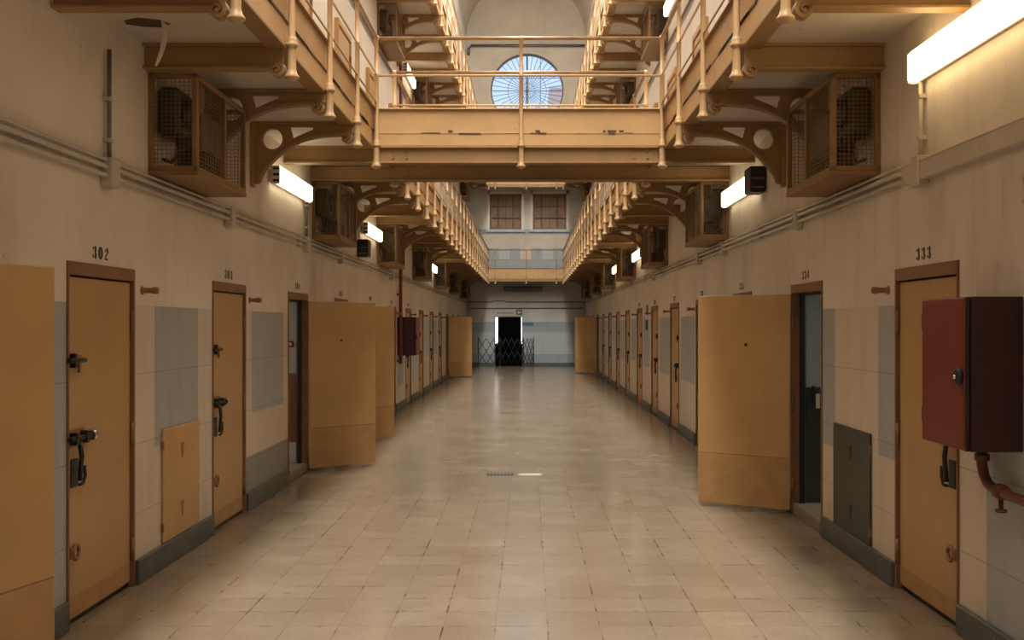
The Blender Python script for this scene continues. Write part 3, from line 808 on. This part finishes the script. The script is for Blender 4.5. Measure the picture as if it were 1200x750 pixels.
# ------------------------------------------------------------------ wire cages between brackets
CD, CH, CLN = .33, .66, 1.16
def cage_meshes(s):
    D = {}
    b = .034
    mb = MB()
    x1 = CD
    for (x, y) in ((x1, 0), (x1, CLN), (.0, 0), (0, CLN), (x1, CLN * .55)):
        w = .05 if y == 0 and x > 0 else b
        xx0 = max(x - b, 0); mb.box((s * xx0, max(0, y - w / 2 if 0 < y < CLN else (y if y == 0 else y - w)), -CH), (s * (xx0 + b), (y + w if y == 0 else (y if y == CLN else y + w / 2)), 0), 'cage', .003)
    for z in (-CH, -b):
        mb.box((s * (x1 - b), 0, z), (s * x1, CLN, z + b), 'cage', .003)
        for y in (0, CLN - b): mb.box((0, y, z), (s * x1, y + b, z + b), 'cage', .003)
    D['frame'] = mb.mesh('frame')
    mb = MB(); mb.box((0, 0, -CH - .03), (s * (x1 + .005), CLN, -CH), 'cage', .003); D['tray'] = mb.mesh('tray')
    mb = MB(); w = .0016; n = int(CLN / .028)
    for k in range(1, n): y = CLN * k / n; mb.box((s * (x1 - .02 - w), y - w, -CH + .02), (s * (x1 - .02 + w), y + w, -.02), 'wire')
    m = int(CH / .028)
    for k in range(1, m): z = -CH * k / m; mb.box((s * (x1 - .02 - w), .02, z - w), (s * (x1 - .02 + w), CLN - .02, z + w), 'wire')
    D['front_mesh'] = mb.mesh('front_mesh')
    mb = MB(); n = int(CD / .028)
    for k in range(1, n): x = CD * k / n; mb.box((s * (x - w), .016 - w, -CH + .02), (s * (x + w), .016 + w, -.02), 'wire')
    for k in range(1, m): z = -CH * k / m; mb.box((0, .016 - w, z - w), (s * (CD - .01), .016 + w, z + w), 'wire')
    D['side_mesh'] = mb.mesh('side_mesh')
    mb = MB(); n = int(CD / .028); y = CLN - .016
    for k in range(1, n): x = CD * k / n; mb.box((s * (x - w), y - w, -CH + .02), (s * (x + w), y + w, -.02), 'wire')
    for k in range(1, m): z = -CH * k / m; mb.box((0, y - w, z - w), (s * (CD - .01), y + w, z + w), 'wire')
    D['far_mesh'] = mb.mesh('far_mesh')
    # the unit kept inside the cage
    U = {}
    mb = MB(); mb.box((s * .01, .12, -.40), (s * .17, .40, -.06), 'unit', .03); mb.lathe([(.09, s * .16), (.10, s * .17), (.10, s * .22), (.06, s * .23)], 'unit', (0, .26, -.22), 16, 'X'); U['housing'] = mb.mesh('housing')
    mb = MB(); mb.box((s * .01, .5, -.42), (s * .20, .98, -.16), 'unit_l', .01)
    U['panel'] = mb.mesh('panel')
    mb = MB()
    for k in range(8): mb.box((s * .02, .5 + k * .06, -.62), (s * .22, .52 + k * .06, -.44), 'unit', .002)
    U['fins'] = mb.mesh('fins')
    mb = MB(); mb.tube([(s * .12, .2, -.40), (s * .14, .22, -.5), (s * .10, .16, -.58), (s * .05, .12, -.56)], .012, 'dark', 6); U['cable'] = mb.mesh('cable')
    return D, U
CAGE = {s: cage_meshes(s) for s in (1, -1)}
def cage(s, i, zd, lev, nth):
    y = BY[i] + .05
    r = thing('wire_cage', 'ochre framed wire cage, %s from the front, %s gallery, %s wall' % (ORD[nth], FLOORW[lev], SIDE[s]), 'cage', (wallx(s), y, zd - .175), 'wire cages under the %s gallery' % FLOORW[lev])
    for p, me in CAGE[s][0].items(): link(p, me, r)
    u = thing('heater_unit', 'dark heater in the %s wire cage from the front, %s gallery, %s wall' % (ORD[nth], FLOORW[lev], SIDE[s]), 'heater', (wallx(s), y, zd - .175), 'heaters inside the wire cages')
    for p, me in CAGE[s][1].items(): link(p, me, u)
for s in (1, -1):
    for nth, i in enumerate(range(1, 28, 4)): cage(s, i, H2, 2, nth)
    for nth, i in enumerate(range(9, 28, 4)): cage(s, i, H3, 3, nth)

# ------------------------------------------------------------------ lamps
def lamp_meshes(s, lm):
    D = {}; L, H, d = 1.5, .19, .10
    mb = MB(); mb.box((0, -L / 2, -H / 2 + .02), (s * .035, L / 2, H / 2 - .02), 'white', .004); D['tray'] = mb.mesh('tray')
    mb = MB(); mb.box((s * .035, -L / 2 + .03, -H / 2), (s * d, L / 2 - .03, H / 2), lm, .02); D['diffuser'] = mb.mesh('diffuser')
    for nm, y in (('end_cap', -L / 2), ('end_plate', L / 2 - .03)):
        mb = MB(); mb.box((0, y, -H / 2 + .005), (s * (d - .01), y + .03, H / 2 - .005), 'white', .006); D[nm] = mb.mesh(nm)
    mb = MB()
    for z in (-.06, 0, .06): mb.box((s * .03, -L / 2 - .012, z - .012), (s * (d - .01), -L / 2 + .01, z + .012), 'dark', .002)
    D['clip'] = mb.mesh('clip')
    return D
LAMP = {(s, n): lamp_meshes(s, n) for s in (1, -1) for n in ('lamp', 'lamp_cool')}
def lamp(s, y, z, lab, grp):
    r = thing('fluorescent_lamp', lab, 'lamp', (wallx(s) + s * .02, y, z), grp)
    for p, me in LAMP[s, 'lamp' if s < 0 and y < 6 else 'lamp_cool'].items(): link(p, me, r)
    mb = MB()
    for e in (-.5, .5): mb.box((-s * .02, e - .03, -.04), (0, e + .03, .04), 'white')
    mb.obj('bracket', r)
for nth, y in enumerate((10.45, 15.8, 25.8)):
    lamp(1, y, 3.19, 'lit fluorescent lamp, %s from the front on left wall under lower gallery' % ORD[nth], 'lit wall lamps under the lower gallery')
for nth, y in enumerate((5.15, 10.80, 20.75, 25.8)):
    lamp(-1, y, 3.235 if nth == 0 else 3.17, 'lit fluorescent lamp, %s from the front on right wall under lower gallery' % ORD[nth], 'lit wall lamps under the lower gallery')
lamp(1, 20.7, 6.95, 'lit lamp high on the left wall under the upper gallery, beyond the bridge', 'lit wall lamps under the upper gallery')
lamp(-1, 15.7, 6.95, 'lit lamp high on the right wall under the upper gallery, beyond the bridge', 'lit wall lamps under the upper gallery')
# black emergency boxes by the lamps
for s, y, z, lab in ((-1, 9.92, 3.16, 'small black box beside the second lamp on the right wall'), (1, 14.85, 2.86, 'small black box below the second lamp on the left wall')):
    t = thing('emergency_light', lab, 'box', (wallx(s), y, z), 'black boxes on the walls')
    mb = MB(); mb.box((s * .01, -.13, -.13), (s * .17, .13, .13), 'black', .012); mb.obj('housing', t)
    mb = MB(); mb.box((0, -.08, -.10), (s * .012, .08, .10), 'pipe_d'); mb.obj('back_plate', t)
    mb = MB(); mb.box((s * .03, -.136, -.09), (s * .15, -.13, -.075), 'pipe_d'); mb.box((s * .03, -.136, .0), (s * .15, -.13, .015), 'pipe_d'); mb.obj('louver', t)

# ------------------------------------------------------------------ conduits
def conduit(name, lab, pts, r, m='pipe', clips=(), grp=None, n=8):
    t = thing(name, lab, 'pipe', pts[0], grp)
    mb = MB(); p0 = Vector(pts[0]); mb.tube([Vector(p) - p0 for p in pts], r, m, n); mb.obj('pipe', t)
    for c, d in clips:
        b = MB(); h = Vector(d); b.box(-h, h, m, .003); b.obj('clip', t, Vector(c) - p0)
    return t
for s in (1, -1):
    X = wallx(s)
    for j, (z, r) in enumerate(((2.695, .011), (2.655, .016), (2.60, .014))):
        y0 = YN + .1 if s > 0 else 6.2
        conduit('wall_conduit', '%s of three painted conduits running along the %s wall above the doors' % (('topmost', 'middle', 'lowest')[j], SIDE[s]), [(X + s * .035, y0, z), (X + s * .035, YB - .05, z)], r, 'pipe',
                [((X + s * .02, yy, z), (.02, .02, r + .008)) for yy in [y0 + 1.3 + 2.5 * k for k in range(13)]], 'conduits above the doors')
    for j, (z, r) in enumerate(((6.40, .022),)):
        conduit('wall_conduit', 'painted conduit along the upper %s wall above the upper doors' % SIDE[s], [(X + s * .035, YN + .1, z), (X + s * .035, YB - .05, z)], r, 'pipe_d', [], 'conduits above the doors')
t = thing('cable_trunking', 'wide cream cable duct along the right wall beside the near lamp', 'duct', (XR, 0, 2.62))
mb = MB(); mb.box((0, YN + .1, -.055), (-.06, 6.1, .055), 'pipe', .006); mb.obj('duct', t)
mb = MB(); mb.box((0, YN + .1, .05), (-.066, 6.1, .06), 'pipe', .002); mb.obj('lid', t)
for s, y, zt, lab in ((1, 5.95, 3.37, 'vertical conduit with junction box on the left wall near door 302'), (-1, 5.88, 3.16, 'vertical conduit with junction box under the near lamp on the right wall'), (1, 11.25, 3.12, 'vertical conduit under the first lamp on the left wall'), (-1, 11.8, 3.12, 'vertical conduit by the second lamp on the right wall')):
    X = wallx(s)
    t = thing('riser_conduit', lab, 'pipe', (X, y, 2.62), 'vertical conduits on the walls')
    mb = MB(); mb.tube([(s * .03, 0, .06), (s * .03, 0, zt - 2.62)], .014, 'pipe' if s < 0 else 'pipe_d', 8); mb.obj('pipe', t)
    mb = MB(); mb.box((0, -.06, -.09), (s * .075, .06, .09), 'pipe', .008); mb.obj('junction_box', t)
    for z in (.2, .45):
        mb = MB(); mb.box((0, -.022, z - .012), (s * .046, .022, z + .012), 'pipe', .002); mb.obj('clip', t)
# small clip boxes hanging on the conduit run
for nth, y in enumerate((8.35, 13.3, 18.2)):
    for s in (1, -1):
        X = wallx(s)
        mb = MB(); mb.box((0, -.05, -.09), (s * .07, .05, .07), 'pipe', .008)
        o = mb.obj('junction_box', None, (X, y + (.2 if s < 0 else 0), 2.62))
        tag(o, 'painted junction box on the conduits, %s of three from the front, %s wall' % (ORD[nth], SIDE[s]), 'junction box', 'junction boxes on the conduits')

# ------------------------------------------------------------------ red hose cabinets and pipes
def hose_box(s, y0, y1, z0, z1, d, lab):
    X = wallx(s); L = y1 - y0; H = z1 - z0
    t = thing('hose_cabinet', lab, 'cabinet', (X, y0, z0), 'red hose cabinets')
    mb = MB(); mb.box((0, 0, 0), (s * (d - .03), L, H), 'red_d', .004); mb.obj('body', t)
    mb = MB(); mb.box((s * (d - .022), 0.004, .004), (s * d, L - .004, H - .004), 'red', .006)
    mb.box((s * (d - .001), .02, .02), (s * (d + .002), L - .02, H - .02), 'red', .002); dr = mb.obj('door', t)
    mb = MB(); mb.box((s * (d - .02), -.004, 0.004), (s * (d - .004), .006, H - .004), 'black'); mb.lathe([(.043, s * d), (.043, s * (d + .012)), (.036, s * (d + .018))], 'black', (0, .055, H * .48), 16, 'X'); mb.lathe([(.012, s * (d + .018)), (.012, s * (d + .03)), (.006, s * (d + .034))], 'chrome', (0, .055, H * .48), 10, 'X'); mb.obj('knob', dr)  # knob, and a black strip standing for the shaded gap at the door edge
    for z in (.1, H - .16):
        mb = MB(); mb.tube([(s * (d - .01), L, z), (s * (d - .01), L, z + .08)], .009, 'red_d', 6); mb.obj('hinge', dr)
hose_box(-1, 4.72, 5.24, 1.088, 1.838, .282, 'large red hose cabinet on the right wall in front of door 333')
hose_box(1, 19.3, 20.0, 1.10, 1.86, .36, 'small red hose cabinet far along the left wall beside the red riser pipe')
t = thing('red_valve_pipe', 'rusty red pipe elbow with valve under the red cabinet on the right wall', 'pipe', (XR - .07, 5.0, 1.09))
mb = MB()
pts = [(0, 0, 0), (0, 0, -.10), (.0, -.02, -.15), (.0, -.06, -.185), (0, -.11, -.2), (0, -.3, -.21), (0, -.9, -.21)]
mb.tube(pts, .026, 'redpipe', 10); mb.obj('pipe', t)
mb = MB(); mb.lathe([(.036, -.03), (.04, -.02), (.04, .02), (.036, .03)], 'redpipe', (0, -.2, -.205), 12, 'Y'); mb.obj('collar', t); mb = MB(); mb.lathe([(.035, -.08), (.038, -.075), (.038, -.05), (.035, -.045)], 'redpipe', (0, 0, 0), 12); mb.obj('collar', t)
mb = MB(); mb.lathe([(.012, 0), (.012, -.05), (.028, -.052), (.028, -.065)], 'redpipe', (0, -.2, -.24), 10); mb.obj('valve', t)
conduit('red_riser_pipe', 'thin red riser pipe climbing the left wall behind the far cabinet', [(XL + .075, 19.2, .95), (XL + .075, 19.2, 10.9)], .035, 'red', [((XL + .04, 19.2, z), (.04, .05, .02)) for z in (1.0, 2.3, 3.3, 4.6, 6.0)])

# ------------------------------------------------------------------ end wall furniture
t = thing('door_%d' % (dn + 1), 'black doorway with bright glazed edges in the end wall', 'door', ((DX0 + DX1) / 2, YB, 0), kind='structure'); hw_ = (DX1 - DX0) / 2
mb = MB(); mb.box((-hw_ + .14, .1, 0), (hw_ - .07, .15, 2.06), 'void', .003); mb.obj('leaf', t)
for nm, x0, x1 in (('glazing', -hw_ + .03, -hw_ + .14), ('glazing', hw_ - .07, hw_ - .03)):
    mb = MB()
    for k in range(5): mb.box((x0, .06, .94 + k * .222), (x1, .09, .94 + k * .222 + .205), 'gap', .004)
    mb.box((x0, .06, 0), (x1, .1, .93), 'void')
    mb.obj(nm, t)
mb = MB()
mb.box((-hw_, -.02, 2.03), (hw_, .12, 2.07), 'frame'); 
for x in (-hw_, hw_ - .03): mb.box((x, -.02, 0), (x + .03, .12, 2.04), 'frame')
mb.obj('door_frame', t)
t = thing('exit_sign', 'small green sign with white arrow over the end doorway', 'sign', (-.37, YB, 2.22))
mb = MB(); mb.box((-.13, -.03, -.09), (.13, 0, .12), 'green', .004); mb.obj('panel', t)
mb = MB()
PF = lambda u, v, a: Vector((u, a, v))
mb.prism([[(-.09, .0), (-.02, .06), (-.02, .025), (.08, .025), (.08, -.025), (-.02, -.025), (-.02, -.06)]], -.034, -.031, 'white', PF); mb.obj('arrow', t)
t = thing('door_plaque', 'pale strip with a line of tiny dark characters over the end doorway', 'sign', (-.98, YB, 2.2))
mb = MB(); mb.box((-.42, -.012, -.06), (.42, 0, .06), 'plaster_end', .002); mb.obj('panel', t)
mb = MB()
for k in range(9): mb.box((-.3 + k * .075, -.016, -.025), (-.3 + k * .075 + .04, -.012, .025), 'number')
mb.obj('lettering', t)
mb = MB(); mb.box((-.24, -.02, -.07), (.24, 0, .07), 'bluesign', .003)
tag(mb.obj('wall_sign', None, (-.02, YB, 1.75)), 'small blue sign on the end wall beside the black doorway', 'sign')
t = thing('unlit_lamp', 'long dark unlit lamp on the end wall under the lower end walkway', 'lamp', (-.22, YB, 3.2))
mb = MB(); mb.box((-.8, -.08, -.05), (.8, 0, .1), 'lamp_off', .01); mb.obj('tray', t)
mb = MB(); mb.box((-.78, -.16, -.1), (.78, -.08, .06), 'lamp_off', .02); mb.obj('diffuser', t)
conduit('wall_conduit', 'upper of two thin conduits across the end wall over the doorway', [(XL + .05, YB - .03, 2.66), (-1.5, YB - .03, 2.66), (-1.42, YB - .03, 2.72), (-1.0, YB - .03, 2.70), (-.9, YB - .03, 2.66), (XR - .08, YB - .03, 2.66)], .016, 'pipe_d', grp='conduits on the end wall')
conduit('wall_conduit', 'lower of two thin conduits across the end wall over the doorway', [(XL + .1, YB - .03, 2.62), (XL + .1, YB - .03, 2.40), (XR - .08, YB - .03, 2.40), (XR - .08, YB - .03, 2.62)], .016, 'pipe_d', grp='conduits on the end wall')
conduit('wall_conduit', 'dark pipe across the end wall above the round window', [(XL + .1, YB - .05, 12.9), (XL + .1, YB - .05, 13.15), (XL + .2, YB - .05, 13.28), (XR - .05, YB - .05, 13.28)], .06, 'pipe_d', grp='conduits on the end wall')
# folding scissor gate before the doorway
t = thing('scissor_gate', 'black folding lattice gate standing before the dark end doorway', 'gate', (-.9, YB - .55, 0))
xs = [-1.14, -.82, -.5, -.26, -.02, .22, .46, .70, .86, 1.0, 1.12]
mb = MB()
for k in range(len(xs) - 1):
    a, b = xs[k], xs[k + 1]; 
    for e in (-1, 1):
        zs = ((.12, .64), (.64, 1.16)); 
        for (z0, z1) in zs:
            mb.tube([(a, e * .012, z0 if e > 0 else z1), (b, e * .012, z1 if e > 0 else z0)], .014, 'gate', 5)
mb.obj('lattice', t)
for x in (xs[0], xs[3], xs[7], xs[-1]):
    mb = MB(); mb.box((x - .016, -.025, .02), (x + .016, .025, 1.2), 'gate', .003); mb.lathe([(.025, 0), (.03, .01), (.03, .03), (.025, .04)], 'gate', (x, 0, 0), 10); mb.obj('upright', t)

# ------------------------------------------------------------------ small things
t = thing('floor_drain', 'small dark metal drain grate set in the middle of the floor', 'drain', (-.32, 11.2, 0))
mb = MB(); mb.box((-.15, -.1, -.002), (.15, .1, .004), 'dark', .001); mb.obj('plate', t)
mb = MB()
for k in range(7): mb.box((-.13 + k * .04, -.08, .004), (-.115 + k * .04, .08, .008), 'pipe_d')
mb.obj('grate', t)
t = thing('floor_cover', 'pale metal cover plate in the floor beside the dark drain', 'cover', (.02, 11.15, 0))
mb = MB(); mb.box((-.14, -.09, -.002), (.14, .09, .003), 'sill', .001); mb.obj('plate', t)
mb = MB(); mb.box((-.12, -.07, .003), (.12, .07, .005), 'pipe', .001); mb.obj('lid', t)
for nth, (y, z, lab) in enumerate(((19.6, 2.0, 'small blue-grey plate on the right wall above the wainscot, midway along'), (19.7, 1.7, 'small dark plate on the right wall at wainscot height, midway along'))):
    mb = MB(); mb.box((0, -.12, -.1), (-.02, .12, .1), 'bluesign' if nth == 0 else 'black', .004)
    tag(mb.obj('wall_plate', None, (XR, y, z)), lab, 'sign')
t = thing('door_latch', 'black latch with a pale tag inside the open doorway 334', 'latch', (XR + .2, RIGHT0 + PITCH + DW - .012, 1.05))
mb = MB(); mb.box((-.03, -.02, -.06), (.0, 0, .10), 'black', .004); mb.tube([(-.015, -.02, .05), (-.015, -.05, .05), (.03, -.055, .05)], .009, 'dark', 8); mb.obj('catch', t)
mb = MB(); mb.box((.01, -.012, -.10), (.045, -.004, .03), 'white', .002); mb.obj('tag', t)
t = thing('wooden_block', 'small wooden wedge fixed inside the open doorway 334', 'block', (XR + .31, RIGHT0 + PITCH + DW - .012, .93))
mb = MB(); mb.box((-.03, -.05, -.06), (.02, 0, .08), 'hatch_t', .008); mb.obj('body', t); mb = MB(); mb.box((-.045, -.06, 0), (-.02, -.03, .03), 'peg', .004); mb.obj('knob', t)
t = thing('wall_switch', 'small red switch inside the open doorway past door 303', 'switch', (XL - .19, LEFT0 + 2 * PITCH + DW - .012, 1.48))
mb = MB(); mb.box((-.035, -.018, -.035), (.035, 0, .035), 'red', .004); mb.obj('plate', t); mb = MB(); mb.box((-.014, -.024, -.016), (.014, -.018, .016), 'white', .002); mb.obj('rocker', t)
# torn plaster at the corner of the near soffit on the left
t = thing('peeling_plaster', 'torn flap of plaster hanging from the deck underside at the left wall', 'plaster', (XL + .20, 6.1, H2))
mb = MB(); pin = []; pout = []
for k in range(9):
    a = k / 8; pin.append((.105 + .03 * a - .085 * a * a, -.27 * a ** 1.1)); 
w0 = .05
vsA = [Vector((u, -w0 * (1 - .8 * k / 8), v)) for k, (u, v) in enumerate(pin)]; vsB = [Vector((u + .004, w0 * (1 - .8 * k / 8), v + .0)) for k, (u, v) in enumerate(pin)]
th = Vector((.008, 0, .004))
for k in range(8):
    for d in (Vector((0, 0, 0)), th): mb.face([vsA[k] + d, vsA[k + 1] + d, vsB[k + 1] + d, vsB[k] + d], 'soffit')
    mb.face([vsA[k], vsA[k + 1], vsA[k + 1] + th, vsA[k] + th], 'soffit'); mb.face([vsB[k], vsB[k + 1], vsB[k + 1] + th, vsB[k] + th], 'soffit')
mb.obj('flap', t)
mb = MB(); mb.prism([[(-.12, -.05), (-.02, -.10), (.10, -.06), (.14, .02), (.05, .09), (-.06, .07), (-.14, .02)]], -.004, 0, 'peel', lambda u, v, a: Vector((u, v, a))); mb.obj('bare_patch', t)
# building glimpsed outside
t = thing('neighbour_building', 'pink building glimpsed outside through the round window', 'building', (6.5, 95, 0))
mb = MB(); mb.box((-4.4, -4, 0), (6, 4, 23.6), 'pink', .05); mb.obj('wall', t)
mb = MB(); mb.box((-4.6, -4.2, 23.6), (6.2, 4.2, 23.8), 'white', .05); mb.obj('cornice', t)

# ------------------------------------------------------------------ light, world, camera
def area(name, loc, sx, sy, power, col, rot=(0, 0, 0)):
    l = bpy.data.lights.new(name, 'AREA'); l.shape = 'RECTANGLE'; l.size = sx; l.size_y = sy; l.energy = power; l.color = col
    o = bpy.data.objects.new(name, l); COL.objects.link(o); o.location = loc; o.rotation_euler = rot
    o['kind'] = 'helper'; return o
area('rooflight_daylight', (CX, (YN + YS) / 2, ZT + RV + hz - .06), 1.5, YS - YN - .6, 5600, (1, .945, .87))
for (s, k) in ANG:
    y = dict(door_y[s])[k]
    area('cell_added_daylight', (wallx(s) - s * 3.4, y + .4, 1.9), .9, .9, 22, (.95, .97, 1), (0, s * -PI / 2, 0))  # light added in each open cell to brighten its reveal; no window is built

wd = bpy.data.worlds.new('sky'); S.world = wd; wd.use_nodes = True
nt = wd.node_tree; bg = nt.nodes['Background']; bg.inputs[0].default_value = (.60, .74, .95, 1); bg.inputs[1].default_value = 1.0

cam = bpy.data.cameras.new('camera'); co = bpy.data.objects.new('camera', cam); COL.objects.link(co)
co.location = (0, 0, EYE); co.rotation_euler = (PI / 2, 0, 0)
cam.sensor_width = 36; cam.lens = F / 1200 * 36; cam.shift_x = -19 / 1200; cam.shift_y = 6 / 1200; cam.clip_end = 300
S.camera = co
S.view_settings.view_transform = 'Standard'; S.view_settings.look = 'None'; S.view_settings.gamma = 1; S.view_settings.use_curve_mapping = False
S.view_settings.exposure = .22
S.cycles.use_denoising = True
S.cycles.max_bounces = 8; S.cycles.diffuse_bounces = 5; S.cycles.glossy_bounces = 3; S.cycles.transparent_max_bounces = 8
S.cycles.sample_clamp_indirect = 6; S.cycles.caustics_reflective = False; S.cycles.caustics_refractive = False
